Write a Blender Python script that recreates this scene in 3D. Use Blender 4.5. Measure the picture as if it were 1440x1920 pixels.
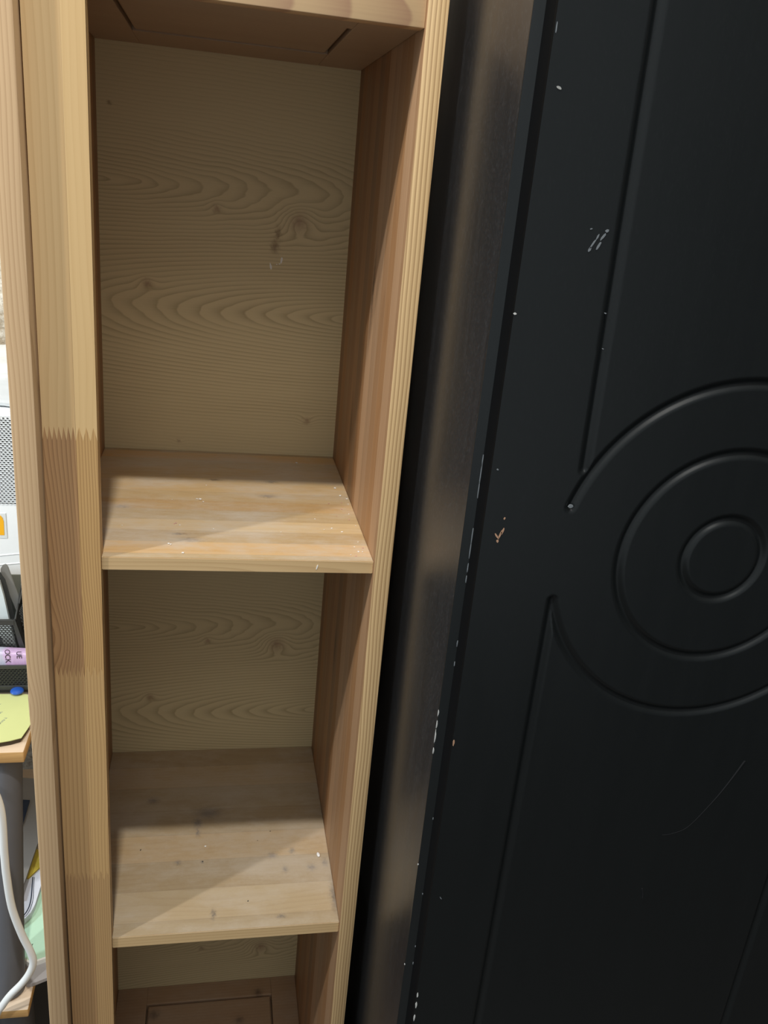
import bpy, bmesh, math, random
import numpy as np
from mathutils import Matrix, Vector

for o in list(bpy.data.objects):
    bpy.data.objects.remove(o)
S = bpy.context.scene
C = S.collection
FLOOR = -1.28          # z = 0 is the top of the middle shelf's front edge, y = 0 the front of the shelf unit

# ------------------------------------------------------------------ camera
cam = bpy.data.objects.new('camera', bpy.data.cameras.new('camera')); C.objects.link(cam)
R_ = Vector((0.980501, -0.174146, 0.091052)); U_ = Vector((-0.021424, 0.365845, 0.930429)); F_ = Vector((0.195341, 0.914238, -0.354981))
M_ = Matrix((R_, U_, -F_)).transposed().to_4x4(); M_.translation = Vector((0.1246, -0.9405, 0.4314))
cam.matrix_world = M_
cam.data.sensor_fit = 'HORIZONTAL'; cam.data.sensor_width = 36; cam.data.lens = 36 * 1614.28 / 1440
cam.data.clip_start = 0.02
S.camera = cam

# ------------------------------------------------------------------ light and exposure
W = bpy.data.worlds.new('world'); S.world = W; W.use_nodes = True
W.node_tree.nodes['Background'].inputs[0].default_value = (0.90, 0.97, 1.0, 1)
W.node_tree.nodes['Background'].inputs[1].default_value = 0.50
def lamp(name, loc, power, radius, col):
    l = bpy.data.lights.new(name, 'POINT'); l.energy = power; l.shadow_soft_size = radius; l.color = col
    o = bpy.data.objects.new(name, l); o.location = loc; C.objects.link(o); return o
lamp('ceiling_lamp', (0.045, -1.06, 2.80), 250, 0.05, (1.0, 0.96, 0.88))
lamp('ceiling_lamp', (-2.10, -1.33, 2.82), 215, 0.05, (1.0, 0.97, 0.93))
lamp('side_lamp', (-1.30, 0.0, -0.10), 38, 0.08, (0.82, 0.93, 1.0))
pl_ = bpy.data.lights.new('added_fill_panel', 'AREA'); pl_.shape = 'SQUARE'; pl_.size = 1.2; pl_.energy = 20; pl_.color = (1.0, 0.97, 0.92)  # unseen soft panel, added to brighten the lower part of the back panel
po_ = bpy.data.objects.new('added_fill_panel', pl_); po_.location = (0.25, -2.75, 2.84); C.objects.link(po_)
S.view_settings.view_transform = 'Standard'; S.view_settings.look = 'None'
S.view_settings.exposure = 0.0; S.view_settings.gamma = 1.0; S.view_settings.use_curve_mapping = False
S.cycles.use_denoising = True

# ------------------------------------------------------------------ node helper
class V:                       # a value in the current node tree, with arithmetic
    def __init__(s, k): s.k = k
    def __add__(a, b): return mt('ADD', a, b)
    def __radd__(a, b): return mt('ADD', b, a)
    def __sub__(a, b): return mt('SUBTRACT', a, b)
    def __rsub__(a, b): return mt('SUBTRACT', b, a)
    def __mul__(a, b): return mt('MULTIPLY', a, b)
    def __rmul__(a, b): return mt('MULTIPLY', b, a)
    def __truediv__(a, b): return mt('DIVIDE', a, b)
    def __pow__(a, b): return mt('POWER', a, b)
T = None
def put(sock, v):
    if isinstance(v, V): T.links.new(v.k, sock)
    elif isinstance(v, tuple): sock.default_value = v if len(v) == 4 or sock.type == 'VECTOR' else (*v, 1)
    else: sock.default_value = v
def mt(op, *a):
    n = T.nodes.new('ShaderNodeMath'); n.operation = op
    for i, x in enumerate(a): put(n.inputs[i], x)
    return V(n.outputs[0])
def fl(x): return mt('FLOOR', x)
def fr(x): return mt('FRACT', x)
def sq(x): return mt('SQRT', x)
def ab(x): return mt('ABSOLUTE', x)
def clamp(x): return mt('MINIMUM', mt('MAXIMUM', x, 0.0), 1.0)
def step(x, lo, hi):
    n = T.nodes.new('ShaderNodeMapRange'); n.interpolation_type = 'SMOOTHSTEP'
    put(n.inputs[0], x); put(n.inputs[1], lo); put(n.inputs[2], hi); return V(n.outputs[0])
def vec(x, y, z):
    n = T.nodes.new('ShaderNodeCombineXYZ')
    for i, q in enumerate((x, y, z)): put(n.inputs[i], q)
    return V(n.outputs[0])
def noise(v, scale=1.0, detail=2.0, rough=0.5):
    n = T.nodes.new('ShaderNodeTexNoise'); put(n.inputs['Vector'], v); n.inputs['Scale'].default_value = scale
    n.inputs['Detail'].default_value = detail; n.inputs['Roughness'].default_value = rough
    return V(n.outputs['Fac'])
def white(x):
    n = T.nodes.new('ShaderNodeTexWhiteNoise'); n.noise_dimensions = '1D'; put(n.inputs['W'], x); return V(n.outputs[0])
def mix(f, a, b, mode='MIX'):
    n = T.nodes.new('ShaderNodeMix'); n.data_type = 'RGBA'; n.blend_type = mode
    put(n.inputs[0], f); put(n.inputs[6], a); put(n.inputs[7], b); return V(n.outputs[2])
def coords():
    n = T.nodes.new('ShaderNodeTexCoord'); s = T.nodes.new('ShaderNodeSeparateXYZ'); T.links.new(n.outputs['Object'], s.inputs[0])
    return V(s.outputs[0]), V(s.outputs[1]), V(s.outputs[2])
def bump(h, strength=0.2, dist=0.001):
    n = T.nodes.new('ShaderNodeBump'); put(n.inputs['Height'], h); n.inputs['Strength'].default_value = strength
    n.inputs['Distance'].default_value = dist; return V(n.outputs[0])
def mat(name):
    global T
    m = bpy.data.materials.new(name); m.use_nodes = True; T = m.node_tree
    return m, T.nodes['Principled BSDF']
def plain(name, col, rough=0.6, metal=0.0, spec=0.5, var=0.06, vscale=40.0, **kw):
    m, p = mat(name); x, y, z = coords()
    f = noise(vec(x, y, z), vscale, 3)
    c = tuple(col)
    put(p.inputs['Base Color'], mix(f, tuple(q * (1 - var) for q in c), tuple(min(1, q * (1 + var)) for q in c)))
    p.inputs['Roughness'].default_value = rough; p.inputs['Metallic'].default_value = metal
    p.inputs['Specular IOR Level'].default_value = spec
    for k, v in kw.items(): p.inputs[k.replace('_', ' ')].default_value = v
    return m
def spots(u, v, pts):           # soft marks at fixed places on a board: (u, v, radius u, radius v)
    nn = noise(vec(u * 180, v * 180, 0.0), 1.0, 3); n2 = noise(vec(u * 180 + 40, v * 180, 3.0), 1.0, 3)
    u = u + (nn - 0.5) * 0.012; v = v + (n2 - 0.5) * 0.012
    tot = None
    for (a, b, ra, rb) in pts:
        d = ((u - a) * (1 / ra)) ** 2 + ((v - b) * (1 / rb)) ** 2
        g = mt('EXPONENT', d * -1.0)
        tot = g if tot is None else mt('MAXIMUM', tot, g)
    return tot

def wood(name, light, dark, along, across, depth, ring=0.006, vc=0.0, d0=0.02, slope=0.03, wob=0.004, line=0.6,
         stave=0.0, soff=0.0, tone=0.25, dust=0.0, marks=None, rough=0.5, seed=0.0, tints=None, pw=2.5, spec=0.4, jl=0.25, jc=None, bends=()):
    m, p = mat(name); xyz = dict(zip('xyz', coords()))
    u, v, w = xyz[along], xyz[across], xyz[depth]
    wander = noise(vec(u * 2.2 + seed, v * 9.0, w * 9.0), 1.0, 2) - 0.5
    col_l, col_d = light, dark
    if stave:
        s = (v + soff) / stave; idx = fl(s); rnd = white(idx + seed * 7.3); rnd2 = white(idx + 31.7 + seed)
        vv = fr(s) * stave - stave * 0.5 + (rnd - 0.5) * stave * 3.0
        dd = d0 + rnd2 * 0.03
        uu = u + rnd * 3.0
    else:
        vv = v - vc; dd = d0; uu = u; rnd = None
    for (bu, bv, su, sv, amp) in bends:      # grain swerving round a knot
        vv = vv + mt('EXPONENT', (((u - bu) * (1 / su)) ** 2 + ((v - bv) * (1 / sv)) ** 2) * -1.0) * amp
    d = uu * slope + dd + wander * 0.05
    r = sq(vv * vv + d * d) + wander * wob
    t = fr(r / ring)
    ln = t ** pw * (1.0 - step(t, 0.90, 1.0))
    fib = noise(vec(u * 5.0 + seed, v * 420.0, w * 420.0), 1.0, 2)
    big = noise(vec(u * 1.5 + seed, v * 22.0, w * 22.0), 1.0, 2)
    c = mix(clamp(ln * line + (fib - 0.5) * 0.35), col_l, col_d)
    c = mix(clamp((big - 0.35) * 0.9), c, mix(1.0, c, (0.86, 0.80, 0.72), 'MULTIPLY'))
    if stave:
        k = 1.0 - tone * rnd
        c = mix(1.0, c, vec(k, k * (1.0 - rnd2 * 0.10 * tone * 4), k * (1.0 - rnd2 * 0.22 * tone * 4)), 'MULTIPLY')
        edge = ab(fr(s) - 0.5)
        c = mix(step(edge, 0.47, 0.5) * jl, c, jc or (dark[0] * .6, dark[1] * .6, dark[2] * .6))
    if marks:
        c = mix(spots(xyz[marks[0]], xyz[marks[1]], marks[2]) * marks[4], c, marks[3])
    if dust:
        x, y, z = xyz['x'], xyz['y'], xyz['z']
        df = noise(vec(x * 7, y * 14, z * 9), 1.0, 6, 0.7)
        ff = noise(vec(x * 300, y * 300, z * 300), 1.0, 2)
        c = mix(clamp(step(df, 0.34, 0.74) * dust + (ff - 0.5) * 0.25 * dust), c, (0.60, 0.545, 0.475))
    put(p.inputs['Base Color'], c)
    p.inputs['Roughness'].default_value = rough; p.inputs['Specular IOR Level'].default_value = spec
    put(p.inputs['Normal'], bump(fib * 0.4 - ln, 0.10, 0.0004))
    return m

B = (0, 0, FLOOR)              # base of the shelf unit; object coordinates are measured from it
OFF = -FLOOR                   # so a height z in this file is z + OFF in object coordinates

L_ = (0.60, 0.405, 0.205); D_ = (0.36, 0.205, 0.085)
M = {}
M['stile_gold_l'] = wood('pine golden', (0.62, 0.43, 0.22), (0.46, 0.29, 0.125), 'z', 'x', 'y', ring=0.007, vc=-0.09, d0=0.01, slope=0.008, line=0.45, wob=0.003, seed=1.1)
M['stile_gold_r'] = wood('pine pale yellow', (0.68, 0.475, 0.235), (0.55, 0.36, 0.16), 'z', 'x', 'y', ring=0.006, vc=0.03, d0=0.01, slope=0.006, line=0.40, wob=0.003, seed=2.3)
M['stile_brown_l'] = wood('pine heartwood', (0.43, 0.25, 0.118), (0.20, 0.100, 0.042), 'z', 'x', 'y', ring=0.0032, vc=-0.085, d0=0.006, slope=0.016, line=0.85, wob=0.004, seed=3.7, bends=((-0.105 + OFF, -0.062, 0.045, 0.036, -0.016), (-0.02 + OFF, -0.062, 0.07, 0.03, -0.005)))
M['stile_brown_r'] = wood('pine golden close grain', (0.575, 0.36, 0.152), (0.27, 0.14, 0.052), 'z', 'x', 'y', ring=0.0029, vc=-0.085, d0=0.006, slope=0.016, line=0.85, wob=0.004, seed=4.1, bends=((-0.105 + OFF, -0.062, 0.045, 0.040, -0.016),))
M['stile_tan_l'] = wood('pine tan', (0.53, 0.335, 0.155), (0.31, 0.17, 0.07), 'z', 'x', 'y', ring=0.0052, vc=-0.10, d0=0.006, slope=0.012, line=0.75, wob=0.003, seed=5.2)
M['stile_tan_r'] = wood('pine light tan', (0.58, 0.375, 0.170), (0.34, 0.19, 0.075), 'z', 'x', 'y', ring=0.0036, vc=0.06, d0=0.006, slope=0.012, line=0.75, wob=0.003, seed=6.4)
M['stile_low_l'] = wood('pine brown', (0.44, 0.265, 0.125), (0.24, 0.13, 0.055), 'z', 'x', 'y', ring=0.004, vc=-0.10, d0=0.006, slope=0.01, line=0.8, wob=0.003, seed=7.9)
M['stile_low_r'] = wood('pine brown close grain', (0.51, 0.325, 0.150), (0.28, 0.155, 0.065), 'z', 'x', 'y', ring=0.003, vc=0.06, d0=0.006, slope=0.01, line=0.8, wob=0.003, seed=8.8)
M['outer'] = wood('pine outer edge', (0.57, 0.40, 0.235), (0.36, 0.22, 0.11), 'z', 'x', 'y', ring=0.0044, vc=-0.13, d0=0.008, slope=0.006, line=0.72, wob=0.004, seed=9.3, bends=((-0.190 + OFF, -0.082, 0.045, 0.020, -0.010), (-0.09 + OFF, -0.082, 0.09, 0.03, -0.004)))
M['edge'] = wood('pine quarter sawn edge', (0.645, 0.46, 0.245), (0.28, 0.16, 0.065), 'z', 'x', 'y', ring=0.0040, vc=0.245, d0=0.006, slope=0.012, line=1.0, wob=0.0075, seed=10.6, pw=1.8)
M['side'] = wood('pine edge glued side', (0.55, 0.36, 0.22), (0.36, 0.20, 0.105), 'z', 'y', 'x', ring=0.005, stave=0.034, soff=0.02, tone=0.48, line=0.35, d0=0.02, slope=0.006, wob=0.003, seed=11.2, jl=0.55, jc=(0.64, 0.45, 0.29),
                 marks=('y', 'z', [(0.172, 0.300 + OFF, 0.006, 0.05), (0.262, 0.10 + OFF, 0.010, 0.04), (0.245, -0.26 + OFF, 0.008, 0.035)], (0.10, 0.055, 0.03), 0.7))
M['shelf_mid'] = wood('pine edge glued shelf', (0.68, 0.51, 0.285), (0.50, 0.32, 0.155), 'x', 'y', 'z', ring=0.006, stave=0.036, soff=0.018, tone=0.36, line=0.30, d0=0.02, slope=0.02, wob=0.002, dust=0.65, seed=12.9,
                 marks=('x', 'y', [(0.2017, 0.2238, .012, .006), (0.0986, 0.0598, .013, .006), (0.0062, 0.1671, .010, .005), (0.1264, 0.2863, .010, .004), (0.21, 0.286, .008, .005), (0.083, 0.078, .010, .003)], (0.13, 0.085, 0.06), 0.8))
M['shelf_low'] = wood('pine edge glued lower shelf', (0.505, 0.395, 0.250), (0.37, 0.26, 0.155), 'x', 'y', 'z', ring=0.006, stave=0.058, soff=0.03, tone=0.22, line=0.25, d0=0.02, slope=0.02, wob=0.002, dust=0.45, seed=15.4,
                 marks=('x', 'y', [(0.1281, 0.2505, .019, .012), (0.112, 0.228, .006, .012), (0.036, 0.2872, .008, .007), (0.1124, 0.2071, .003, .010), (0.0839, 0.1409, .004, .004), (0.1213, 0.1402, .002, .002),
                        (0.2896, 0.1156, .007, .006), (0.2359, 0.0231, .006, .003), (0.2485, 0.1144, .004, .006), (0.23, 0.145, .007, .006), (0.262, 0.153, .004, .006), (0.1384, 0.0346, .003, .008), (0.318, 0.055, .005, .03), (0.312, 0.125, .004, .008)], (0.12, 0.105, 0.10), 0.75))
M['shelf_edge'] = wood('pine shelf front edge', (0.63, 0.445, 0.235), (0.42, 0.26, 0.12), 'x', 'z', 'y', ring=0.0052, vc=OFF - 0.02, d0=0.004, slope=0.03, line=0.55, wob=0.004, seed=16.3)
M['rail'] = wood('pine rail reddish grain', (0.66, 0.46, 0.26), (0.42, 0.235, 0.15), 'x', 'z', 'y', ring=0.019, vc=OFF + 0.605, d0=0.0, slope=0.32, line=0.85, wob=0.010, seed=17.5, pw=1.5)
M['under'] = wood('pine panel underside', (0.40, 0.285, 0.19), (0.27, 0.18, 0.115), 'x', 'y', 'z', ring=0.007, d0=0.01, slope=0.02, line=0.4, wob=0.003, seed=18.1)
M['bottom'] = wood('pine bottom panel', (0.42, 0.27, 0.16), (0.28, 0.165, 0.09), 'x', 'y', 'z', ring=0.007, d0=0.01, slope=0.02, line=0.35, seed=19.7, dust=0.2,
                 marks=('x', 'y', [(0.03, 0.36, .01, .01), (0.10, 0.31, .008, .008), (0.20, 0.33, .008, .008), (0.06, 0.28, .012, .012), (0.24, 0.39, .008, .008)], (0.08, 0.05, 0.035), 0.7))

def back_wood():               # printed laminate with two cathedrals facing each other and a few knots, repeating every 0.725 m
    m, p = mat('pine print laminate back'); x, y, z0 = coords()
    z = z0 - OFF
    zz = z - fl((z + 0.03) / 0.725) * 0.725
    wa = noise(vec(x * 6, zz * 18, 0.0), 1.0, 3) - 0.5
    wb = noise(vec(x * 14 + 5, zz * 60, 0.0), 1.0, 2) - 0.5
    d1 = (x + 0.02) * 0.17 + 0.006 + wa * 0.012
    d2 = (0.30 - x) * 0.167 + 0.006 + wa * 0.020
    a = zz - 0.402; b = zz - 0.226
    f1 = sq(a * a + d1 * d1); f2 = 0.19 - sq(b * b + d2 * d2)
    t = step(zz, 0.29, 0.345)
    f = f2 * (1.0 - t) + f1 * t + wa * 0.010 + wb * 0.0011
    for (kx, kz, s, amp) in ((0.242, 0.367, 0.020, 0.022), (0.121, 0.378, 0.010, 0.006), (0.021, 0.261, 0.010, 0.007), (0.2726, 0.058, 0.010, 0.008), (0.069, 0.015, 0.007, 0.004)):
        q = (x - kx) * (x - kx) * (0.6 / s / s) + (zz - kz) * (zz - kz) * (1.0 / s / s)
        f = f + mt('EXPONENT', q * -1.0) * amp
    rings = f * (1 / 0.0054); tt = fr(rings)
    ln = tt ** 2.4 * (1.0 - step(tt, 0.88, 1.0))
    fade = 0.35 + 0.65 * (1.0 - step(zz, 0.43, 0.50)) 
    far = step(zz, 0.02, 0.10)
    amt = ln * fade * (0.45 + 0.55 * far) * (0.15 + noise(vec(x * 5, zz * 34, 3.0), 1.0, 2) * 1.35)
    fib = noise(vec(x * 8, zz * 600, 1.0), 1.0, 2)
    c = mix(clamp(amt * 0.85 + (fib - 0.5) * 0.22), (0.66, 0.54, 0.315), (0.36, 0.27, 0.14))
    kn = spots(x, zz, [(0.243, 0.3655, .011, .012), (0.121, 0.3745, .005, .005), (0.021, 0.261, .006, .006), (0.2726, 0.0578, .006, .005), (0.069, 0.0152, .003, .003)])
    c = mix(kn * 0.6, c, (0.33, 0.19, 0.12))
    st = spots(x, z, [(0.2125, 0.345, .004, .010), (0.2085, 0.328, .0055, .010), (-0.0277, 0.5007, .003, .002)])
    c = mix(st * 0.6, c, (0.17, 0.085, 0.035))
    put(p.inputs['Base Color'], c); p.inputs['Roughness'].default_value = 0.5; p.inputs['Specular IOR Level'].default_value = 0.3
    return m
M['back'] = back_wood()

def black_paint(name, rough, streak, ior=1.5, base=(0.0060, 0.0078, 0.0086)):
    m, p = mat(name); x, y, z = coords()
    n1 = noise(vec(x * 60, y * 60, z * 6), 1.0, 3, 0.6); n2 = noise(vec(x * 700, y * 700, z * 260), 1.0, 2); n3 = noise(vec(x * 3, y * 3, z * 3), 1.0, 2)
    put(p.inputs['Base Color'], mix(clamp(step(n2, 0.56, 0.70) * streak + (n1 - 0.35) * streak * 0.6), base, (0.075, 0.082, 0.09)))
    p.inputs['IOR'].default_value = ior
    put(p.inputs['Roughness'], rough + (n1 - 0.5) * 0.10 + n3 * 0.06)
    p.inputs['Specular IOR Level'].default_value = 0.5
    put(p.inputs['Normal'], bump(n1 + n2 * 0.3, 0.06, 0.0006))
    return m
M['door'] = black_paint('black door paint', 0.30, 0.02, 1.42)
M['jamb'] = black_paint('black glossy jamb paint', 0.29, 0.30, 1.68, (0.010, 0.0115, 0.013))
M['chip_white'] = plain('chipped paint pale', (0.55, 0.56, 0.55), 0.8)
M['chip_brown'] = plain('chipped paint wood', (0.42, 0.25, 0.16), 0.8)
M['chip_dull'] = plain('dull chipped paint', (0.34, 0.35, 0.34), 0.8)
M['scuff'] = plain('pale scuff', (0.16, 0.18, 0.20), 0.7)
M['scuff_dim'] = plain('faint scuff', (0.013, 0.014, 0.016), 0.7, spec=0.2)
M['crumb'] = plain('plaster crumb', (0.82, 0.80, 0.76), 0.9)
M['crumb_pink'] = plain('pink crumb', (0.62, 0.33, 0.30), 0.9)

# ------------------------------------------------------------------ mesh helpers
def base_of(parent): return Vector(parent.location) if parent is not None and parent.parent is None else (base_of(parent.parent) if parent is not None else Vector((0, 0, 0)))
def obj(name, me, material=None, parent=None, origin=None):
    """links one mesh given in world coordinates; under a thing, its coordinates are measured from the thing's base"""
    if isinstance(me, bmesh.types.BMesh):
        b = me; me = bpy.data.meshes.new(name); b.normal_update(); b.to_mesh(me); b.free()
    o = bpy.data.objects.new(name, me); C.objects.link(o)
    if parent is not None: off = base_of(parent); o.parent = parent
    else:
        off = Vector(origin) if origin else Vector((0, 0, 0)); o.location = off
    me.transform(Matrix.Translation(-off))
    if material is not None and not me.materials: me.materials.append(material)
    return o
def smooth(o, ang=40):
    me = o.data
    me.polygons.foreach_set('use_smooth', [True] * len(me.polygons))
    try: me.set_sharp_from_angle(angle=math.radians(ang))
    except Exception: pass
    return o
def thing(name, label, cat, loc, group=None, kind=None):
    o = bpy.data.objects.new(name, None); C.objects.link(o); o.location = loc; o.empty_display_size = 0.05
    tag(o, label, cat, group, kind); return o
def tag(o, label=None, cat=None, group=None, kind=None):
    for k, v in (('label', label), ('category', cat), ('group', group), ('kind', kind)):
        if v: o[k] = v
    return o
def add_box(bm, x0, x1, y0, y1, z0, z1, bev=0.0, seg=2):
    g = bmesh.ops.create_cube(bm, size=1.0, matrix=Matrix.Translation(((x0 + x1) / 2, (y0 + y1) / 2, (z0 + z1) / 2)) @ Matrix.Diagonal((x1 - x0, y1 - y0, z1 - z0, 1)))
    if bev:
        es = list({e for v in g['verts'] for e in v.link_edges})
        bmesh.ops.bevel(bm, geom=es, offset=bev, segments=seg, affect='EDGES', profile=0.5)
    return bm
def box(*a, **k): return add_box(bmesh.new(), *a, **k)
def prism(pts, h0, h1, plane='xy', bev=0.0):
    """extrudes an outline: plane xy along z, xz along y, yz along x"""
    mp = {'xy': lambda p, h: (p[0], p[1], h), 'xz': lambda p, h: (p[0], h, p[1]), 'yz': lambda p, h: (h, p[0], p[1])}[plane]
    bm = bmesh.new()
    a = [bm.verts.new(mp(p, h0)) for p in pts]; b = [bm.verts.new(mp(p, h1)) for p in pts]
    bm.faces.new(a); bm.faces.new(b)
    for i in range(len(pts)):
        j = (i + 1) % len(pts); bm.faces.new((a[i], a[j], b[j], b[i]))
    bmesh.ops.recalc_face_normals(bm, faces=bm.faces)
    if bev: bmesh.ops.bevel(bm, geom=list(bm.edges), offset=bev, segments=2, affect='EDGES')
    return bm
def tube(pts, r, n=12, res=8, caps=True):
    P = [Vector(p) for p in pts]; Q = []
    for i in range(len(P) - 1):
        p0, p1, p2, p3 = P[max(i - 1, 0)], P[i], P[i + 1], P[min(i + 2, len(P) - 1)]
        for k in range(res):
            t = k / res
            Q.append(0.5 * ((2 * p1) + (p2 - p0) * t + (2 * p0 - 5 * p1 + 4 * p2 - p3) * t * t + (3 * p1 - p0 - 3 * p2 + p3) * t ** 3))
    Q.append(P[-1]); bm = bmesh.new(); rings = []; nrm = None
    for i, q in enumerate(Q):
        t = (Q[min(i + 1, len(Q) - 1)] - Q[max(i - 1, 0)]).normalized()
        if nrm is None: nrm = t.orthogonal().normalized()
        nrm = (nrm - t * nrm.dot(t)).normalized(); bi = t.cross(nrm)
        rr = r(i / (len(Q) - 1)) if callable(r) else r
        rings.append([bm.verts.new(q + (nrm * math.cos(2 * math.pi * k / n) + bi * math.sin(2 * math.pi * k / n)) * rr) for k in range(n)])
    for a, b in zip(rings, rings[1:]):
        for k in range(n): bm.faces.new((a[k], a[(k + 1) % n], b[(k + 1) % n], b[k]))
    if caps: bm.faces.new(rings[0][::-1]); bm.faces.new(rings[-1])
    return bm
def sheet(fn, nu, nv, th):
    """thin curved sheet with real thickness: fn(u, v) -> point"""
    bm = bmesh.new(); g = [[bm.verts.new(fn(i / nu, j / nv)) for j in range(nv + 1)] for i in range(nu + 1)]
    for i in range(nu):
        for j in range(nv): bm.faces.new((g[i][j], g[i + 1][j], g[i + 1][j + 1], g[i][j + 1]))
    bm.normal_update(); bmesh.ops.solidify(bm, geom=list(bm.faces), thickness=th); bmesh.ops.recalc_face_normals(bm, faces=bm.faces)
    return bm
def perforated(o, du, dv, nu, nv, pu, pv, ru, rv, th):
    """sheet with staggered holes; o, du, dv: corner and unit directions"""
    o, du, dv = Vector(o), Vector(du), Vector(dv); nn = du.cross(dv).normalized() * th; bm = bmesh.new()
    for j in range(nv):
        sh = (j % 2) * 0.5
        for i in range(nu):
            c = o + du * ((i + 0.5 + sh) * pu) + dv * ((j + 0.5) * pv); outer = []; inner = []; deep = []
            for k, (a, b) in enumerate(((1, 0), (1, 1), (0, 1), (-1, 1), (-1, 0), (-1, -1), (0, -1), (1, -1))):
                an = k * math.pi / 4
                outer.append(bm.verts.new(c + du * (a * pu / 2) + dv * (b * pv / 2)))
                q = c + du * (math.cos(an) * ru) + dv * (math.sin(an) * rv)
                inner.append(bm.verts.new(q)); deep.append(bm.verts.new(q + nn))
            for k in range(8):
                l = (k + 1) % 8
                bm.faces.new((outer[k], outer[l], inner[l], inner[k])); bm.faces.new((inner[k], inner[l], deep[l], deep[k]))
    return bm
def writing(name, body, size, mtx, material, parent, th=0.0003, shear=0.0):
    cu = bpy.data.curves.new(name, 'FONT'); cu.body = body; cu.size = size; cu.extrude = th; cu.align_x = 'LEFT'; cu.shear = shear
    t = bpy.data.objects.new(name, cu); C.objects.link(t)
    me = bpy.data.meshes.new_from_object(t.evaluated_get(bpy.context.evaluated_depsgraph_get()))
    bpy.data.objects.remove(t); bpy.data.curves.remove(cu)
    me.transform(mtx); me.name = name; me.materials.clear()
    return obj(name, me, material, parent)

# ================================================================== the setting
M['floor'] = plain('dark floor tile', (0.055, 0.048, 0.042), 0.5, vscale=6, var=0.25)
def plaster():
    m, p = mat('cream rough plaster'); x, y, z = coords()
    n = noise(vec(x * 60, y * 60, z * 60), 1.0, 5, 0.65); k = noise(vec(x * 22, y * 22, z * 40), 1.0, 3, 0.6)
    put(p.inputs['Base Color'], mix(step(n, 0.35, 0.62), (0.50, 0.42, 0.31), (0.83, 0.79, 0.70)))
    p.inputs['Roughness'].default_value = 0.9; put(p.inputs['Normal'], bump(n + k, 0.8, 0.006)); return m
M['plaster'] = plaster()
M['wall'] = plain('dark brown wall panelling', (0.05, 0.045, 0.042), 0.85, vscale=4, var=0.1)
tag(obj('floor', box(-2.8, 1.9, -2.8, 1.12, FLOOR - 0.05, FLOOR), M['floor']), kind='structure')
tag(obj('wall_back', box(-2.8, 1.9, 1.10, 1.18, FLOOR, 3.1), M['plaster']), kind='structure')
tag(obj('wall_right', box(1.75, 1.85, -2.8, 1.10, FLOOR, 3.1), M['wall']), kind='structure')

# the door jamb and the moulded black door standing just in front of it
jamb = obj('trim_1', box(0.3635, 0.390, -0.2205, 0.46, FLOOR, 0.80, bev=0.0015), M['jamb'], origin=(0.37, 0.12, FLOOR))
tag(jamb, 'glossy black door jamb between the pine shelf unit and the black door', 'door jamb', kind='structure'); smooth(jamb, 30)
DX0, DX1, DF, DB = 0.3585, 0.8400, -0.268, -0.2215
DZ0, DZ1 = FLOOR + 0.008, 0.775
def door_leaf():
    cx, cz = 0.3575 + 0.2411, 0.1296
    xs = np.unique(np.round(np.concatenate([np.arange(DX0, DX1, 0.0013), [DX1]]), 5))
    zs = np.concatenate([np.arange(DZ0, -0.06, 0.03), np.arange(-0.06, 0.32, 0.0013), np.arange(0.32, DZ1, 0.03), [DZ1]]); zs = np.unique(np.round(zs, 5))
    X, Z = np.meshgrid(xs, zs); ang = np.arctan2(Z - cz, X - cx); rr = np.hypot(X - cx, Z - cz)
    def prof(d, w): return np.where(np.abs(d) < w, 0.5 * (1 + np.cos(math.pi * d / w)), 0.0)
    h = np.zeros_like(X)
    for r in (0.0404, 0.1047): h = np.maximum(h, prof(rr - r, 0.0062))
    gap = np.radians(163.0); gap2 = np.radians(-165.0)
    def dist_arc(r):                     # open ring: two gaps, left and right, where the straight grooves turn into it
        d = np.abs(rr - r)
        in_left = (ang > gap) | (ang < gap2); in_right = np.abs(ang) < np.radians(16)
        for a in (163.0, -165.0, 16.0, -16.0):
            px, pz = cx + r * math.cos(math.radians(a)), cz + r * math.sin(math.radians(a))
            e = np.hypot(X - px, Z - pz); d = np.where((in_left if abs(a) > 90 else in_right), np.minimum(np.where((in_left | in_right), 9, d), e) if a in (163.0, 16.0) else np.minimum(d, e), d)
        return d
    h = np.maximum(h, prof(dist_arc(0.1690), 0.0062))
    def seg(x, z0, z1, tilt=0.0):       # tilt: drift of the groove per metre of height
        dz = np.maximum(np.maximum(z0 - Z, Z - z1), 0); return np.hypot(X - x + (np.clip(Z, z0, z1) - z0) * tilt, dz)
    sx = 0.3575
    for x, z0, z1 in ((sx + 0.0860, cz + 0.0850, 0.66), (sx + 0.078, -1.14, cz - 0.045), (sx + 0.4037, cz + 0.045, 0.66), (sx + 0.4037, -1.14, cz - 0.045)):
        h = np.maximum(h, prof(seg(x, z0, z1, 0.024 if x < sx + 0.1 and z0 > 0 else 0.0), 0.0062))
    for z in (0.66, -1.14): h = np.maximum(h, prof(np.hypot(np.maximum(np.maximum(sx + 0.0785 - X, X - sx - 0.4037), 0), Z - z), 0.0062))
    Y = DF + 0.0034 * h
    nz, nx = X.shape
    verts = np.stack([X.ravel(), Y.ravel(), Z.ravel()], 1)
    i = np.arange(nz - 1)[:, None] * nx + np.arange(nx - 1)[None, :]; i = i.ravel()
    quads = np.stack([i, i + 1, i + nx + 1, i + nx], 1)
    return verts, quads, nz, nx, xs, zs
dv, dq, nz, nx, xs, zs = door_leaf()
me = bpy.data.meshes.new('moulded_face')
nv = len(dv); me.vertices.add(nv); me.vertices.foreach_set('co', dv.ravel()); nq = len(dq)
me.loops.add(nq * 4); me.loops.foreach_set('vertex_index', dq.ravel()); me.polygons.add(nq)
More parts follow.
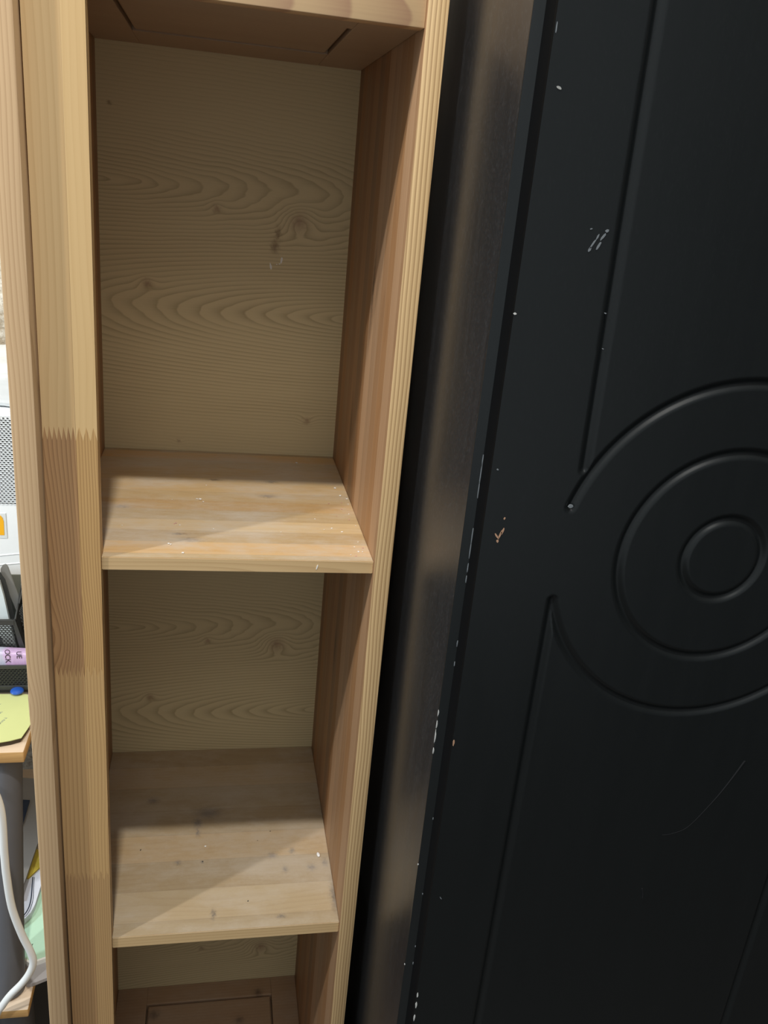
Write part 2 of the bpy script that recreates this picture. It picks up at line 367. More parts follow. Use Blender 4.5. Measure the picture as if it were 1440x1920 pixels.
me.polygons.foreach_set('loop_start', np.arange(0, nq * 4, 4)); me.update(calc_edges=True); me.validate()
door = thing('door_1', 'black moulded door with concentric ring grooves standing beside the pine shelf unit', 'door', (DX0, DB, FLOOR), kind='structure')
face = obj('moulded_face', me, M['door'], door); smooth(face, 80)
# the leaf behind its moulded skin: chamfered edge, then a lip
prof_ = [(0.3548, DB), (0.3548, -0.2228), (0.3629, -0.2285), (0.3629, -0.2560), (0.3600, -0.2600), (0.3585, -0.2640), (0.3585, DF + 0.00002), (0.3586, DF + 0.0042), (DX1, DF + 0.0042), (DX1, DB)]
leaf = obj('door_leaf', prism(prof_, DZ0, DZ1, 'xy'), None, door); leaf.data.materials.append(M['door'])
leaf.data.materials.append(plain('dull black recess shade', (0.0035, 0.0038, 0.0042), 0.8, spec=0.05))  # near-black matte colour paints in the darkness of the recessed edge
for p in leaf.data.polygons: p.material_index = 1 if p.normal.x < -0.75 and p.area < 0.08 and p.center.y < -0.004 else 0
smooth(leaf, 25)

rnd = random.Random(4)
def chip(name, x, z, w, h, ang, mtl, y=DF, plane='xz', parent=door, th=0.0005, X=0.3570):
    n = 9; pts = []
    for k in range(n):
        a = 2 * math.pi * k / n; rr = 0.75 + 0.35 * rnd.random()
        px, pz = math.cos(a) * w * rr, math.sin(a) * h * rr
        pts.append((px * math.cos(ang) - pz * math.sin(ang), px * math.sin(ang) + pz * math.cos(ang)))
    if plane == 'xz': b = prism([(x + p[0], z + p[1]) for p in pts], y - th, y + 0.0008, 'xz')
    elif plane == 'yz': b = prism([(x + p[0], z + p[1]) for p in pts], X - th, X + 0.002, 'yz')
    else: b = prism([(x + p[0], z + p[1]) for p in pts], y, y + th, 'xy')
    return obj(name, b, mtl, parent)
for (x, z, w, h, a, c) in ((0.3684, 0.509, .0025, .0010, -.35, 'chip_dull'), (0.3598, 0.5477, .0005, .004, 0, 'scuff'), (0.3596, 0.3437, .0012, .0010, 0, 'chip_white'),
        (0.4366, 0.1798, .0024, .0018, 0, 'scuff'), (0.4135, 0.3975, .0010, .0022, -.4, 'scuff'), (0.4155, 0.4020, .0007, .0050, -.5, 'scuff'), (0.4185, 0.4075, .0006, .0028, -.4, 'scuff'),
        (0.4206, 0.4010, .0009, .0042, -.4, 'scuff'), (0.4232, 0.4080, .0009, .0036, -.6, 'scuff'), (0.4256, 0.4126, .0016, .0012, .3, 'scuff'), (0.4120, 0.4130, .0012, .0005, .5, 'scuff'),
        (0.3750, 0.1510, .0009, .0048, -.3, 'chip_brown'), (0.3768, 0.1545, .0009, .0042, -.35, 'chip_brown'), (0.3722, 0.1495, .0009, .0040, .7, 'chip_brown'), (0.3733, 0.1450, .0012, .0016, .2, 'chip_brown'), (0.3768, 0.1667, .0007, .0012, -.4, 'chip_brown'),
        (0.3640, 0.2118, .0009, .0008, 0, 'scuff'), (0.3596, -0.0690, .0009, .0035, 0, 'chip_brown'), (0.3597, -0.4200, .0010, .0048, .05, 'chip_white'), (0.3597, -0.4400, .0010, .0050, -.05, 'chip_white'), (0.3597, -0.4050, .0008, .0035, 0, 'chip_white'),
        (0.3700, -0.2661, .0005, .0020, .6, 'scuff'), (0.4400, 0.3200, .0006, .0004, 0, 'scuff'), (0.4366, 0.349, .0010, .0005, 0, 'scuff')):
    chip('paint_chip', x, z, w, h, a, M[c])
for (z, h, c, mid) in ((.1950, .011, 'scuff', 1), (.1780, .008, 'scuff', 1), (.2060, .007, 'scuff', 1), (.134, .009, 'scuff', 1), (.118, .008, 'scuff', 1), (.100, .006, 'scuff', 1), (.088, .004, 'scuff', 1),
        (-.0658, .004, 'chip_white', 0), (-.0942, .008, 'chip_white', 0), (-.1120, .004, 'chip_white', 0), (-.0800, .005, 'chip_white', 0), (-.195, .0018, 'scuff', 1),
        (-.2624, .0014, 'chip_white', 0), (-.2989, .0012, 'scuff', 1), (-.3763, .0014, 'scuff', 1), (-.4100, .0016, 'chip_white', 0), (-.4024, .0018, 'scuff', 1), (-.0047, .003, 'scuff', 1), (.0183, .004, 'scuff', 1)):
    if mid: chip('paint_chip', -.2288, z, .0007, h, 0.0, M[c], plane='yz', X=0.3628)
    else: chip('paint_chip', -.2226, z, .0007, h, 0.0, M[c], plane='yz', X=0.3549)
def on_door(pts): return [(x, DF - 0.00005, z) for x, z in pts]
obj('scuff_mark', tube(on_door([(0.6845, -0.1040), (0.6701, -0.137), (0.6571, -0.161), (0.6384, -0.1886), (0.6213, -0.1969), (0.610, -0.198)]), lambda t: 0.0002 + 0.0009 * (1 - t) ** 3, 6), M['scuff_dim'], door)
obj('scuff_mark', tube(on_door([(0.602, -0.272), (0.6045, -0.279), (0.6055, -0.286)]), 0.0007, 6), M['scuff_dim'], door)

# ================================================================== the pine shelf unit
case = thing('shelf_unit', 'tall narrow pine shelf unit with empty dusty shelves beside the black door', 'shelf unit', B)
TOP = 0.70
def fin(o): return smooth(o, 30)
# sides
sd = obj('side_panel', box(0.32, 0.3416, 0.0, 0.432, FLOOR, TOP, bev=0.0012), None, case)
for k in ('side', 'edge'): sd.data.materials.append(M[k])
for p in sd.data.polygons: p.material_index = 1 if p.normal.y < -0.5 else 0
fin(sd); sd['label'] = 'right side panel of glued strips with a straight grained front edge'
ls = obj('side_panel', box(-0.0831, -0.0585, -0.0217, 0.432, FLOOR, TOP, bev=0.0018), M['outer'], case); fin(ls)
fin(obj('inner_side', box(-0.0585, -0.0453, 0.021, 0.4318, FLOOR + 0.08, TOP, bev=0.0), M['side'], case))
# finger-jointed left stile: a backing post faced by staves that interlock
stile = obj('stile', box(-0.0567, 0.0, 0.0065, 0.021, FLOOR, TOP, bev=0.0008), M['stile_tan_r'], case); fin(stile)
JT = [FLOOR, -0.78, -0.464, -0.149, 0.149, TOP]
KIND = ['stile_tan', 'stile_low', 'stile_tan', 'stile_brown', 'stile_gold']
def zig(x0, x1, z, n, up):
    pts = []; w = (x1 - x0) / n
    for k in range(n):
        pts.append((x0 + w * k + 0.0002, z - 0.0078)); pts.append((x0 + w * (k + 0.5), z + 0.0078))
    pts.append((x1, z - 0.0078)); return pts
for i in range(5):
    for side, x0, x1, n in (('_l', -0.0567, -0.0225, 7), ('_r', -0.0225, 0.0, 3)):
        lo = [(x0, JT[i]), (x1, JT[i])] if i == 0 else zig(x0, x1, JT[i], n, 1)
        hi = [(x0, JT[i + 1]), (x1, JT[i + 1])] if i == 4 else zig(x0, x1, JT[i + 1], n, 1)
        s = obj('stave', prism(lo + hi[::-1], 0.0, 0.0065, 'xz'), M[KIND[i] + side], stile)
        s['label'] = {'stile_gold': 'pale golden pine stave', 'stile_brown': 'dark heartwood pine stave' if side == '_l' else 'golden close grained pine stave', 'stile_tan': 'tan pine stave', 'stile_low': 'brown pine stave'}[KIND[i]]
# back
bk = obj('back_panel', box(-0.0453, 0.32, 0.4245, 0.4315, FLOOR + 0.08, TOP), M['back'], case)
# shelves, notched round the stile
def shelf(z1, th, mtop, dl=0.0, dr=0.0):
    pts = [(-0.0452, 0.0212), (0.0002, 0.0212), (0.0002, 0.005), (0.3198, 0.005), (0.3198, 0.4243), (-0.0452, 0.4243)]
    s = obj('shelf', prism(pts, z1 - th, z1, 'xy', bev=0.0009), None, case)
    s.data.materials.append(mtop); s.data.materials.append(M['shelf_edge'])
    for p in s.data.polygons: p.material_index = 1 if p.normal.y < -0.35 else 0
    for v in s.data.vertices:                       # the boards do not sit quite level
        t = (v.co.x + 0.0452) / 0.365; v.co.z += dl * (1 - t) + dr * t
    return s
sh1 = shelf(0.0, 0.0168, M['shelf_mid'], 0.0016, -0.0012); sh1['label'] = 'middle shelf dusty with plaster crumbs'
sh2 = shelf(-0.5822, 0.0190, M['shelf_low'], 0.001, 0.0); sh2['label'] = 'lower shelf stained with grey smudges'
def framed(name, z, up, mtl, ix0, ix1, iy0, iy1):
    """board made of four rails round a raised insert; z is the seen face"""
    a, b = (z, z + 0.018) if up else (z - 0.018, z)
    core = obj(name, box(-0.0452, 0.3199, 0.024, 0.4243, *((z + 0.018, z + 0.024) if up else (z - 0.024, z - 0.018))), mtl, case)
    g = 0.0016
    for (x0, x1, y0, y1) in ((-0.0452, ix0 - g, 0.024, 0.4243), (ix1 + g, 0.3199, 0.024, 0.4243), (ix0 - g, ix1 + g, 0.024, iy0 - g), (ix0 - g, ix1 + g, iy1 + g, 0.4243)):
        obj('rail', box(x0, x1, y0, y1, a, b, bev=0.001), mtl, core)
    zi = (a + 0.0015, b) if up else (a, b - 0.0015)
    obj('panel_insert', box(ix0 + g, ix1 - g, iy0 + g, iy1 - g, *zi, bev=0.0028), mtl, core)
    return core
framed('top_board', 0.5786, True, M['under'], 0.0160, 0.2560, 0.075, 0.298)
framed('bottom_board', -1.1733, False, M['bottom'], 0.0160, 0.2660, 0.075, 0.382)
fr_ = obj('front_rail', box(0.0002, 0.3198, 0.0045, 0.0238, 0.5775, TOP, bev=0.001), M['rail'], case); fin(fr_)
fin(obj('plinth', box(0.0002, 0.3198, 0.0045, 0.0238, FLOOR, -1.175, bev=0.001), M['rail'], case))
# torn marks on the back panel
for (x, z, w, h, a) in ((0.2035, 0.2985, .0016, .0055, .25), (0.2195, 0.3086, .0016, .0050, -.15), (0.2165, 0.3030, .0012, .0010, 0), (0.2125, 0.3020, .0010, .0007, .5)):
    chip('torn_mark', x, z, w, h, a, M['crumb'], y=0.4245, parent=case, th=0.0003)
chip('torn_mark', 0.2505, -0.0095, .0008, .0034, -.25, M['crumb'], y=0.005, parent=case)

# loose plaster crumbs
def crumb(x, y, z, r, mtl, label, group):
    bm = bmesh.new(); bmesh.ops.create_icosphere(bm, subdivisions=1, radius=1.0)
    a = rnd.random() * 3.1; sx, sy, sz = r * (0.8 + 0.6 * rnd.random()), r * (0.6 + 0.4 * rnd.random()), r * 0.45
    for v in bm.verts: v.co = v.co * (0.85 + 0.3 * rnd.random())
    zmin = min(v.co.z for v in bm.verts)
    for v in bm.verts: v.co = Vector((v.co.x * sx, v.co.y * sy, (v.co.z - zmin) * sz))
    bmesh.ops.transform(bm, matrix=Matrix.Translation((x, y, z)) @ Matrix.Rotation(a, 4, 'Z'), verts=bm.verts)
    o = obj('plaster_crumb', bm, mtl, origin=(x, y, z)); tag(o, label, 'crumb', group); return o
def zs1(x): return 0.0016 + (x + .0452) / .365 * -0.0028
def zs2(x): return -0.5822 + 0.001 * (1 - (x + .0452) / .365)
LW, GW = 'tiny pale plaster crumb lying loose on the dusty middle shelf', 'pale crumbs on the middle shelf'
for x, y, r, lab in ((0.1073, 0.2, .0026, 'largest pale plaster crumb in the lit centre of the middle shelf'), (0.2556, 0.3803, .0022, 'pale plaster crumb in the shade at the back of the middle shelf'), (0.0912, 0.0194, .0019, 'pale plaster crumb nearest the front edge on the left half of the middle shelf')):
    crumb(x, y, zs1(x), r, M['crumb'], lab, None)
for x, y, r in ((0.1030, 0.203, .0014), (0.1118, 0.192, .0014), (0.3038, 0.2655, .0024), (0.3078, 0.2336, .0022), (0.3155, 0.2211, .0016), (0.0839, 0.1058, .0013), (0.0732, 0.0457, .0017), (0.0758, 0.0435, .0016), 
        (0.310, 0.0325, .0014), (0.305, 0.0330, .0014), (0.2801, 0.1077, .0014), (0.0135, 0.1006, .0010), (0.1263, 0.096, .0011), (0.2925, 0.0960, .0015), (0.3105, 0.1619, .0011), (0.3140, 0.119, .0010),
        (0.2695, 0.103, .0010), (0.212, 0.0905, .0011), (0.3090, 0.0640, .0010), (0.3150, 0.2000, .0011), (0.2610, 0.1400, .0010), (0.1150, 0.2600, .0009), (0.0700, 0.198, .0009), (0.3020, 0.0480, .0009), (0.2940, 0.0230, .0010)):
    crumb(x, y, zs1(x), r, M['crumb'], LW, GW)
LP, GP = 'tiny pink crumb lying loose on the dusty middle shelf', 'pink crumbs on the middle shelf'
for x, y, r in ((0.0790, 0.1127, .0017), (0.0770, 0.1105, .0013), (0.3030, 0.1800, .0012), (0.3080, 0.1400, .0011), (0.3125, 0.0450, .0011), (0.2870, 0.2000, .0012), (0.3060, 0.2050, .0011), (0.2925, 0.1530, .0010), (0.3000, 0.0200, .0010)):
    crumb(x, y, zs1(x), r, M['crumb_pink'], LP, GP)
bm = bmesh.new(); bmesh.ops.create_uvsphere(bm, u_segments=14, v_segments=8, radius=1.0)
for v in bm.verts: v.co = Vector((v.co.x * .0026, v.co.y * .0056 * (1 if v.co.y > 0 else 0.8), (v.co.z + 0.9) * .0018))
bmesh.ops.transform(bm, matrix=Matrix.Translation((0.3030, 0.1399, zs2(.303))) @ Matrix.Rotation(0.15, 4, 'Z'), verts=bm.verts)
pl = obj('white_pellet', bm, plain('white plastic', (0.86, 0.86, 0.86), 0.35), origin=(0.3030, 0.1399, zs2(.303))); smooth(pl, 60)
tag(pl, 'small bright white plastic pellet lying near the right side of the lower shelf', 'pellet')
LG, GG = 'tiny dark grit crumb lying loose on the lower shelf', 'dark crumbs on the lower shelf'
for x, y, r in ((0.1213, 0.1402, .0013), (0.1889, 0.0552, .0012), (0.2294, 0.2000, .0010), (0.0250, 0.1720, .0014), (0.2080, 0.1800, .0009)):
    crumb(x, y, zs2(x), r, M['floor'], LG, GG)
o = crumb(0.1250, 0.1724, zs2(.125), .0021, M['crumb'], 'pale plaster crumb beside a dark stain on the middle of the lower shelf', None)

# ================================================================== desk behind the left edge
M['desk_top'] = wood('pale beech desk top', (0.70, 0.56, 0.42), (0.56, 0.42, 0.29), 'x', 'y', 'z', ring=0.012, d0=0.02, slope=0.02, line=0.25, seed=21.0, dust=0.4)
M['desk_edge'] = wood('golden desk edge', (0.60, 0.38, 0.16), (0.42, 0.24, 0.09), 'x', 'z', 'y', ring=0.006, vc=0.8, d0=0.004, slope=0.03, line=0.4, seed=22.0)
M['tube'] = plain('grey metallic paint', (0.10, 0.105, 0.12), 0.42, spec=0.5)
desk = thing('desk', 'pale wooden desk with a low shelf and grey tube legs left of the shelf unit', 'desk', (-0.5, 0.6, FLOOR))
def board(name, x0, x1, y0, y1, z0, z1):
    o = obj(name, box(x0, x1, y0, y1, z0, z1, bev=0.0025), None, desk); o.data.materials.append(M['desk_top']); o.data.materials.append(M['desk_edge'])
    for p in o.data.polygons: p.material_index = 1 if abs(p.normal.z) < 0.5 else 0
    return fin(o)
board('desk_top', -1.05, -0.1685, 0.300, 1.05, -0.5045, -0.483)
board('low_shelf', -1.05, -0.1675, 0.205, 0.86, -0.962, -0.944)
for x in (-0.2135, -1.0):
    lg = obj('leg', tube([(x, 0.352, -0.5045), (x, 0.300, -0.72), (x + 0.001, 0.250, -0.9441)], 0.0315, 28, 4), M['tube'], desk); smooth(lg, 50)
    lg = obj('leg', tube([(x, 0.97, -0.5045), (x, 0.97, FLOOR)], 0.0315, 28, 2), M['tube'], desk); smooth(lg, 50)
    lg = obj('foot', tube([(x, 0.300, -0.962), (x, 0.300, FLOOR)], 0.0315, 28, 2), M['tube'], desk); smooth(lg, 50)

# yellow card pad
M['pad'] = plain('pale yellow paper', (0.53, 0.575, 0.255), 0.8, var=0.03)
M['paper_edge'] = plain('white paper edge', (0.86, 0.88, 0.86), 0.8)
M['ink'] = plain('grey blue ink', (0.16, 0.20, 0.20), 0.8); M['ink_dark'] = plain('dark ink', (0.06, 0.06, 0.05), 0.8)
pz = -0.4720
pad = thing('paper_pad', 'pale yellow paper pad with slanted grey print lying on the desk edge', 'paper pad', (-0.24, 0.40, -0.483))
corner = [(-0.176, 0.3235), (-0.1715, 0.345), (-0.1690, 0.360), (-0.1905, 0.4515), (-0.1935, 0.4530), (-0.262, 0.4550), (-0.262, 0.300), (-0.2069, 0.3125), (-0.1912, 0.3168)]
obj('page', prism(corner, pz - 0.0012, pz), M['pad'], pad)
inner = [(x - 0.002, y + 0.0015) for x, y in corner[:3]] + [(x - 0.002, y - 0.001) for x, y in corner[3:6]] + [(x, y + 0.0015) for x, y in corner[6:]]
pb = obj('page_block', prism([(x - .001, y + .0015) if y < .4 else (x, y) for x, y in inner], -0.483, pz - 0.0012), plain('shade brown pad stack', (0.07, 0.055, 0.035), 0.8), pad)  # stack below the top page, darkened to paint in the shade under it
def flat_txt(name, body, size, x, y, ang, mtl): writing(name, body, size, Matrix.Translation((x, y, pz)) @ Matrix.Rotation(ang, 4, 'Z'), mtl, pad, 0.0001)
flat_txt('writing', 'ian k', 0.013, -0.2390, 0.4010, 1.15, M['ink']); flat_txt('writing', 'luci k', 0.014, -0.2330, 0.3720, 1.15, M['ink'])
flat_txt('writing', 'emannnansta k', 0.0075, -0.2277, 0.3400, 1.15, M['ink']); flat_txt('writing', 'a', 0.009, -0.2190, 0.3630, 0.9, M['ink_dark'])
M['blue'] = plain('glossy blue plastic', (0.02, 0.09, 0.42), 0.08, var=0.4)
bm = bmesh.new(); bmesh.ops.create_uvsphere(bm, u_segments=24, v_segments=14, radius=1.0)
for v in bm.verts: v.co = Vector((v.co.x * .0115 - .2090, v.co.y * .0115 + .4555, v.co.z * .0050 + pz + .0052))
bl = smooth(obj('blue_button', bm, M['blue'], origin=(-.2090, .4555, pz)), 60); tag(bl, 'small glossy blue plastic button on the yellow pad under the mesh organizer', 'button')

# black mesh organizer
M['wire'] = plain('black wire mesh', (0.035, 0.037, 0.036), 0.42)
org = thing('mesh_organizer', 'black wire mesh desk organizer standing behind the yellow pad', 'desk organizer', (-0.34, 0.55, -0.483))
def mesh_panel(*a): return obj('mesh_panel', perforated(*a), M['wire'], org)
fy = 0.4645
fz0, fz1 = -0.4640, -0.4265
mesh_panel((-0.470, fy, fz0), (1, 0, 0), (0, 0, 1), 46, 10, 0.0062, 0.0038, 0.0023, 0.0012, 0.0012)
bk_ = obj('trough_back', box(-0.470, -0.184, fy + 0.0035, fy + 0.0050, -0.4770, -0.424), M['wire'], org)
for z0, z1 in ((-0.4700, fz0 + 0.003), (fz1 - 0.0005, -0.4195)): obj('rim', box(-0.472, -0.182, fy - 0.002, fy + 0.002, z0, z1, bev=0.001), M['wire'], org)
obj('tray_floor', box(-0.470, -0.184, fy, 0.62, -0.4690, -0.4670), M['wire'], org)
for x in (-0.465, -0.188):
    for y in (0.475, 0.60): obj('foot', box(x - .004, x + .004, y - .004, y + .004, -0.483 if y > .47 else pz, -0.469), M['wire'], org)
# tall compartment: leaning front with a rim, tapering side
def X_(z): return -0.2140 + (-0.3493 - z) * 0.235
up = 0.5005
obj('rim', box(-0.47, -0.2160, up - 0.0025, up + 0.0025, -0.3590, -0.3480, bev=0.001), M['wire'], org)
mesh_panel((-0.470, up, -0.467), (1, 0, 0), (0, 0, 1), 41, 28, 0.0061, 0.0039, 0.0026, 0.00155, 0.0009)
obj('corner_post', prism([(X_(-.467) - .012, -.467), (X_(-.467), -.467), (X_(-.348), -.348), (X_(-.348) - .006, -.348)], up - .002, up + .002, 'xz'), M['wire'], org)
bs = sheet(lambda u, v: (lambda y, z: (X_(z), y, z))(up + u * 0.105, -0.467 + v * (0.119 + 0.030 * u)), 1, 1, 0.0012)
obj('side_panel', bs, M['wire'], org)
mesh_panel((-0.1835, up, -0.467), (0, 1, 0), (0.18 * -1, 0, 0.98), 17, 36, 0.006, 0.0038, 0.0021, 0.0013, 0.0009)
obj('back_plate', box(-0.47, -0.1900, 0.606, 0.6085, -0.467, -0.3110), plain('olive grey metal', (0.16, 0.165, 0.135), 0.5), org)
obj('rim', tube([(X_(-.335) + .003, up + .035, -0.335), (X_(-.32) + .006, up + .07, -0.322), (X_(-.308) + .008, .605, -0.310)], 0.0014, 6, 3), M['wire'], org)
obj('rim', tube([(X_(-.348), up, -0.3480), (X_(-.335), up + .05, -0.3350), (X_(-.330), .605, -0.3250)], 0.0016, 6, 3), M['wire'], org)
# contents
M['grey_pl'] = plain('grey plastic', (0.27, 0.28, 0.275), 0.45); M['nb'] = plain('pale bluish paper', (0.62, 0.70, 0.72), 0.7, vscale=120); M['navy'] = plain('dark navy plastic', (0.02, 0.035, 0.07), 0.4)
ys = 0.5600
blade = [(-0.2385, -0.2680), (-0.2435, -0.2700), (-0.2478, -0.2775), (-0.2480, -0.2880), (-0.2395, -0.318), (-0.2290, -0.352), (-0.2120, -0.418), (-0.2020, -0.405), (-0.2170, -0.347), (-0.2220, -0.325), (-0.2320, -0.2850), (-0.2350, -0.2730)]
bd = obj('plastic_ruler', prism([(x, z) for x, z in blade], ys, ys + 0.004, 'xz', bev=0.0008), M['grey_pl'], origin=(-0.22, ys, -0.418)); tag(bd, 'grey round-ended plastic ruler leaning in the mesh organizer', 'ruler')
nb = thing('notebook', 'pale notebook with a dark cover edge standing in the mesh organizer', 'notebook', (-0.28, 0.54, -0.44))
nbp = [(-0.2560, -0.2650), (-0.2415, -0.2930), (-0.2365, -0.3200), (-0.2210, -0.4400), (-0.34, -0.4400), (-0.36, -0.2650)]
obj('page_block', prism([(x - .004, z) for x, z in nbp], 0.5380, 0.5460, 'xz'), M['nb'], nb)
obj('cover', prism([(x + .0035, z) for x, z in nbp], 0.5468, 0.5490, 'xz'), M['wire'], nb)
nv_ = obj('navy_box', box(-0.40, -0.2350, 0.5080, 0.5330, -0.4660, -0.3985, bev=0.003), M['navy'], origin=(-0.33, 0.515, -0.466))
for v in nv_.data.vertices:
    if v.co.z > 0.03: v.co.x -= 0.012
tag(nv_, 'dark navy box behind the mesh front of the organizer', 'box')
def pinkwrap():
    m, p = mat('pink foil wrapper'); x, y, z = coords()
    n = noise(vec(x * 30, y * 30, z * 30), 1.0, 3)
    c = mix(step(x + (n - .5) * .03, -0.003, 0.008), (0.50, 0.52, 0.66), mix(step(z + (n - .5) * .02, 0.018, 0.052), (0.60, 0.25, 0.47), (0.58, 0.42, 0.68)))
    put(p.inputs['Base Color'], c); p.inputs['Roughness'].default_value = 0.35; put(p.inputs['Normal'], bump(noise(vec(x * 90, y * 90, z * 40), 1.0, 3), 0.4, 0.003)); return m
pk = thing('snack_packet', 'pink and lilac foil packet with black print in the organizer trough', 'packet', (-0.2350, 0.4830, -0.4668))
bm = box(-0.335, -0.1850, 0.4715, 0.4955, -0.4668, -0.3990, bev=0.006, seg=3)
for v in bm.verts:
    t = (v.co.x + 0.26) / 0.08
    if v.co.z > -0.42: v.co.z += 0.0070 - 0.006 * (t + 1) + (0.002 * math.sin(v.co.x * 90))
smooth(obj('wrapper', bm, pinkwrap(), pk), 60)
M['black_ink'] = plain('black print', (0.03, 0.02, 0.03), 0.6)
def down(body, x, z): writing('writing', body, 0.0125, Matrix.Translation((x, 0.4712, z)) @ Matrix.Rotation(math.pi / 2, 4, 'X') @ Matrix.Rotation(-math.pi / 2, 4, 'Z'), M['black_ink'], pk, 0.0002)
down('OCK', -0.2285, -0.3915); down('UE', -0.2095, -0.3955)

# white perforated cabinet with an orange sticker, and a bag on it
M['white'] = plain('white enamel', (0.86, 0.89, 0.91), 0.4, var=0.02); M['dark_in'] = plain('dark interior', (0.03, 0.03, 0.035), 0.8)
cab = thing('white_cabinet', 'white metal cabinet with a perforated front standing at the back of the desk', 'cabinet', (-0.45, 0.83, -0.483))
cy = 0.72
obj('body', box(-0.70, -0.2000, cy + 0.006, 0.96, -0.470, -0.0300, bev=0.004), M['dark_in'], cab)
obj('shell', box(-0.703, -0.1970, cy + 0.012, 0.963, -0.472, -0.0255, bev=0.004), M['white'], cab)
pf = obj('perforated_grille', perforated((-0.48, cy, -0.2135), (1, 0, 0), (0, 0, 1), 37, 42, 0.0075, 0.00415, 0.0024, 0.00175, 0.003), M['white'], cab)
obj('front_panel', box(-0.703, -0.1970, cy, cy + 0.012, -0.470, -0.2137, bev=0.0015), M['white'], cab)
obj('front_panel', box(-0.703, -0.1970, cy, cy + 0.012, -0.0394, -0.0255, bev=0.0015), M['white'], cab)
obj('front_panel', box(-0.703, -0.4804, cy, cy + 0.012, -0.2137, -0.0394), M['white'], cab)
st = obj('sticker', box(-0.33, -0.2700, cy - 0.0012, cy, -0.2860, -0.2330, bev=0.0004), plain('clear sticker margin', (0.70, 0.74, 0.74), 0.3), cab)
stp = [(-0.33, -0.2790), (-0.2752, -0.2790), (-0.2745, -0.2500), (-0.2765, -0.2420), (-0.2800, -0.2375), (-0.33, -0.2350)]
obj('sticker_print', prism(stp, cy - 0.0018, cy - 0.0010, 'xz'), plain('orange print', (0.88, 0.44, 0.012), 0.5), cab)['label'] = 'orange rounded sticker print'
obj('pen_stroke', tube([(-0.276, cy - .0002, -0.0420), (-0.270, cy - .0004, -0.0440), (-0.2660, cy - .0004, -0.0458), (-0.2630, cy - .0004, -0.0448)], 0.0006, 6, 4), M['wire'], cab)
for i, (z0, z1) in enumerate(((-0.3250, -0.2945), (-0.345, -0.315))):
    obj('crease', tube([(-0.30, cy - .0003, z0), (-0.245, cy - .0003, z1 - .024)], 0.0012, 6, 3), M['white'], cab)
M['bag'] = plain('translucent white plastic bag', (0.80, 0.84, 0.86), 0.35, var=0.05)
def bagfn():
    bm = box(-0.60, -0.215, cy + 0.01, 0.93, -0.0255, 0.0560, bev=0.02, seg=4)
    bmesh.ops.subdivide_edges(bm, edges=list(bm.edges), cuts=6, use_grid_fill=True)
    from mathutils import noise as N
    for v in bm.verts:
        d = N.noise(v.co * 22) * 0.010 + N.noise(v.co * 60) * 0.004
        v.co += Vector((d * .6, -abs(d), d if v.co.z > -0.02 else 0)); v.co.z = max(v.co.z, -0.0253)
    return bm
bg = smooth(obj('plastic_bag', bagfn(), M['bag'], origin=(-0.40, 0.83, -0.0255)), 70); tag(bg, 'crumpled white plastic bag lying on top of the white cabinet', 'bag')

# white power cable looping in front of the tube leg
cb = [(-0.300, 0.330, -0.4768), (-0.285, 0.290, -0.4700), (-0.245, 0.215, -0.447), (-0.200, 0.192, -0.452), (-0.1815, 0.190, -0.500), (-0.1809, 0.190, -0.5895), (-0.1804, 0.190, -0.632), (-0.1764, 0.190, -0.6978), (-0.1651, 0.190, -0.7552), (-0.1530, 0.190, -0.797), (-0.1504, 0.190, -0.8208), (-0.1575, 0.190, -0.8438), (-0.1712, 0.190, -0.8663), (-0.1892, 0.190, -0.8885), (-0.2032, 0.190, -0.9113), (-0.2160, 0.190, -0.940), (-0.240, 0.19, -1.05), (-0.27, 0.22, -1.20), (-0.33, 0.26, FLOOR + 0.0062), (-0.45, 0.3, FLOOR + 0.0062)]
c_ = smooth(obj('power_cable', tube(cb, 0.0060, 14, 8), plain('white cable sheath', (0.72, 0.75, 0.76), 0.4, var=0.02), origin=(-0.18, 0.19, FLOOR)), 60); tag(c_, 'thick white cable curving in front of the grey desk leg', 'cable')

# papers standing on the low shelf behind the leg
M['greyp'] = plain('greyish paper', (0.30, 0.29, 0.28), 0.8); M['whitep'] = plain('bluish white paper', (0.66, 0.70, 0.80), 0.7); M['greenp'] = plain('mint green paper', (0.50, 0.76, 0.58), 0.75, var=0.03)
M['yellowp'] = plain('mustard card', (0.55, 0.42, 0.05), 0.7); M['greyq'] = plain('grey wrapping paper', (0.36, 0.35, 0.36), 0.8)
def slab(name, pts, y, lean, th, mtl, label, cat):
    zb = min(z for _, z in pts)
    o = prism([(x, z) for x, z in pts], y, y + th, 'xz')
    for v in o.verts: v.co.y += (v.co.z - zb) * lean
    o = obj(name, o, mtl, origin=(sum(p[0] for p in pts) / len(pts), y, zb)); tag(o, label, cat); return o
low = -0.944
def flat(name, pts, z0, z1, mtl, label, cat, bev=0.0):
    o = obj(name, prism(pts, z0, z1, 'xy', bev), mtl, origin=(sum(p[0] for p in pts) / len(pts), sum(p[1] for p in pts) / len(pts), z0)); tag(o, label, cat); return o
flat('grey_sheet', [(-0.30, 0.290), (-0.181, 0.2890), (-0.1785, 0.2500), (-0.1693, 0.2503), (-0.1445, 0.261), (-0.1337, 0.2666), (-0.1400, 0.32), (-0.165, 0.50), (-0.30, 0.50)], low + 0.0002, low + 0.0070, M['greyq'], 'grey wrapping paper hanging over the low shelf edge under the green sheet', 'paper')
gs = thing('green_sheet', 'mint green printed sheet with a white margin on the low desk shelf', 'paper', (-0.20, 0.34, low + 0.0070))
gp = [(-0.30, 0.2930), (-0.188, 0.2925), (-0.1800, 0.2865), (-0.1705, 0.2876), (-0.1535, 0.2940), (-0.1450, 0.2978), (-0.1730, 0.4281), (-0.20, 0.56), (-0.30, 0.56)]
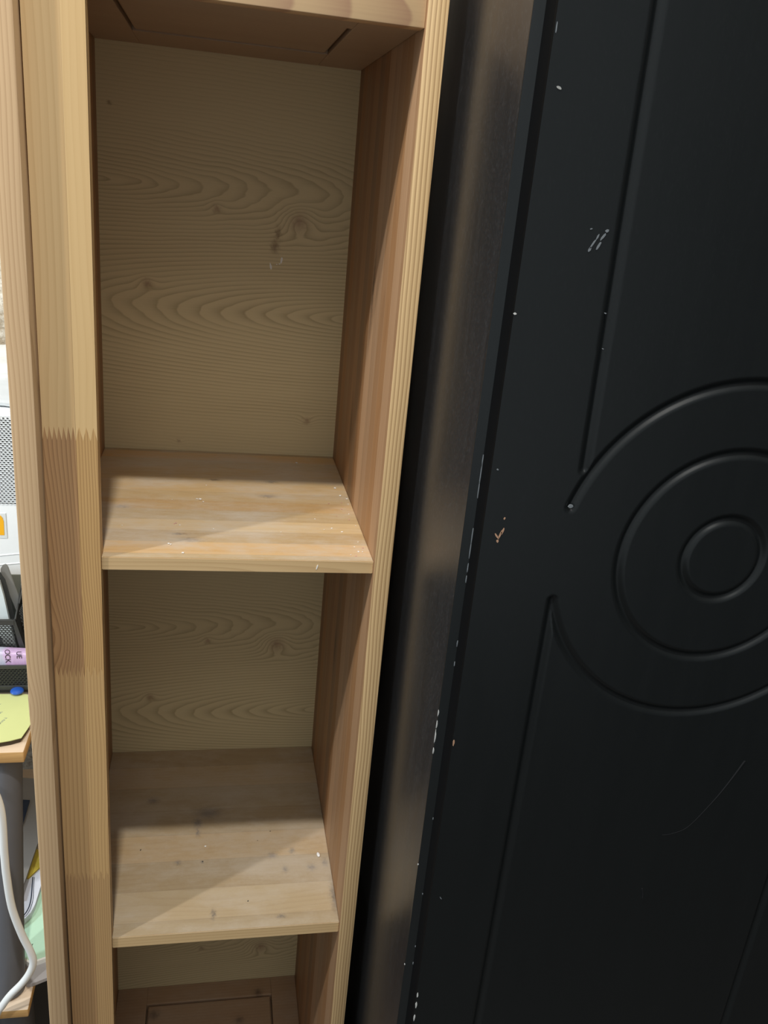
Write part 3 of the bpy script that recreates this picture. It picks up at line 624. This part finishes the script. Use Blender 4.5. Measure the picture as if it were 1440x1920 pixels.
obj('page_block', prism(gp, low + 0.0070, low + 0.0160, 'xy'), M['paper_edge'], gs)
obj('page', prism([(x, y + 0.0045) if y < .3 else (x, y) for x, y in gp], low + 0.0160, low + 0.0164, 'xy'), M['greenp'], gs)
writing('writing', 'M', 0.0085, Matrix.Translation((-0.1890, 0.3215, low + 0.0166)) @ Matrix.Rotation(0.15, 4, 'Z'), M['ink_dark'], gs, 0.0001, shear=0.4)
ss = thing('striped_sheet', 'white printed sheet with dark navy stripes curling on the low desk shelf', 'paper', (-0.21, 0.45, low + 0.0164))
sp = [(-0.28, 0.56), (-0.1988, 0.5443), (-0.1925, 0.51), (-0.1905, 0.4577), (-0.1926, 0.4104), (-0.1965, 0.3900), (-0.2065, 0.3732), (-0.2174, 0.3600), (-0.28, 0.36)]
obj('page', prism(sp, low + 0.0164, low + 0.0290, 'xy'), M['whitep'], ss)
for pts, r in (([(-0.2140, 0.3780), (-0.2091, 0.3818), (-0.2032, 0.4004), (-0.2029, 0.4239), (-0.2068, 0.4553), (-0.21, 0.48)], 0.0011), ([(-0.2060, 0.381), (-0.2031, 0.385), (-0.1993, 0.4001), (-0.1989, 0.4236), (-0.2038, 0.455), (-0.207, 0.48)], 0.0006)):
    obj('stripe', tube([(x, y, low + 0.0288) for x, y in pts], r, 6, 6), M['navy'], ss)
flat('mustard_card', [(-0.27, 0.5600), (-0.1905, 0.5500), (-0.1930, 0.5128), (-0.2020, 0.5004), (-0.2165, 0.4760), (-0.27, 0.4700)], low + 0.0290, low + 0.0325, M['yellowp'], 'mustard yellow card sticking out of the paper pile on the low desk shelf', 'card')
flat('grey_booklet', [(-0.42, 0.80), (-0.2400, 0.7700), (-0.2117, 0.6203), (-0.2150, 0.5790), (-0.2216, 0.4428), (-0.2220, 0.4150), (-0.42, 0.4200)], low + 0.0325, low + 0.0385, M['greyp'], 'grey paper folder topmost of the pile on the low desk shelf', 'folder')
flat('navy_envelope', [(-0.36, 0.7120), (-0.2562, 0.6970), (-0.2557, 0.6162), (-0.36, 0.60)], low + 0.0385, low + 0.0410, M['navy'], 'dark navy envelope on the grey folder behind the desk leg', 'envelope')
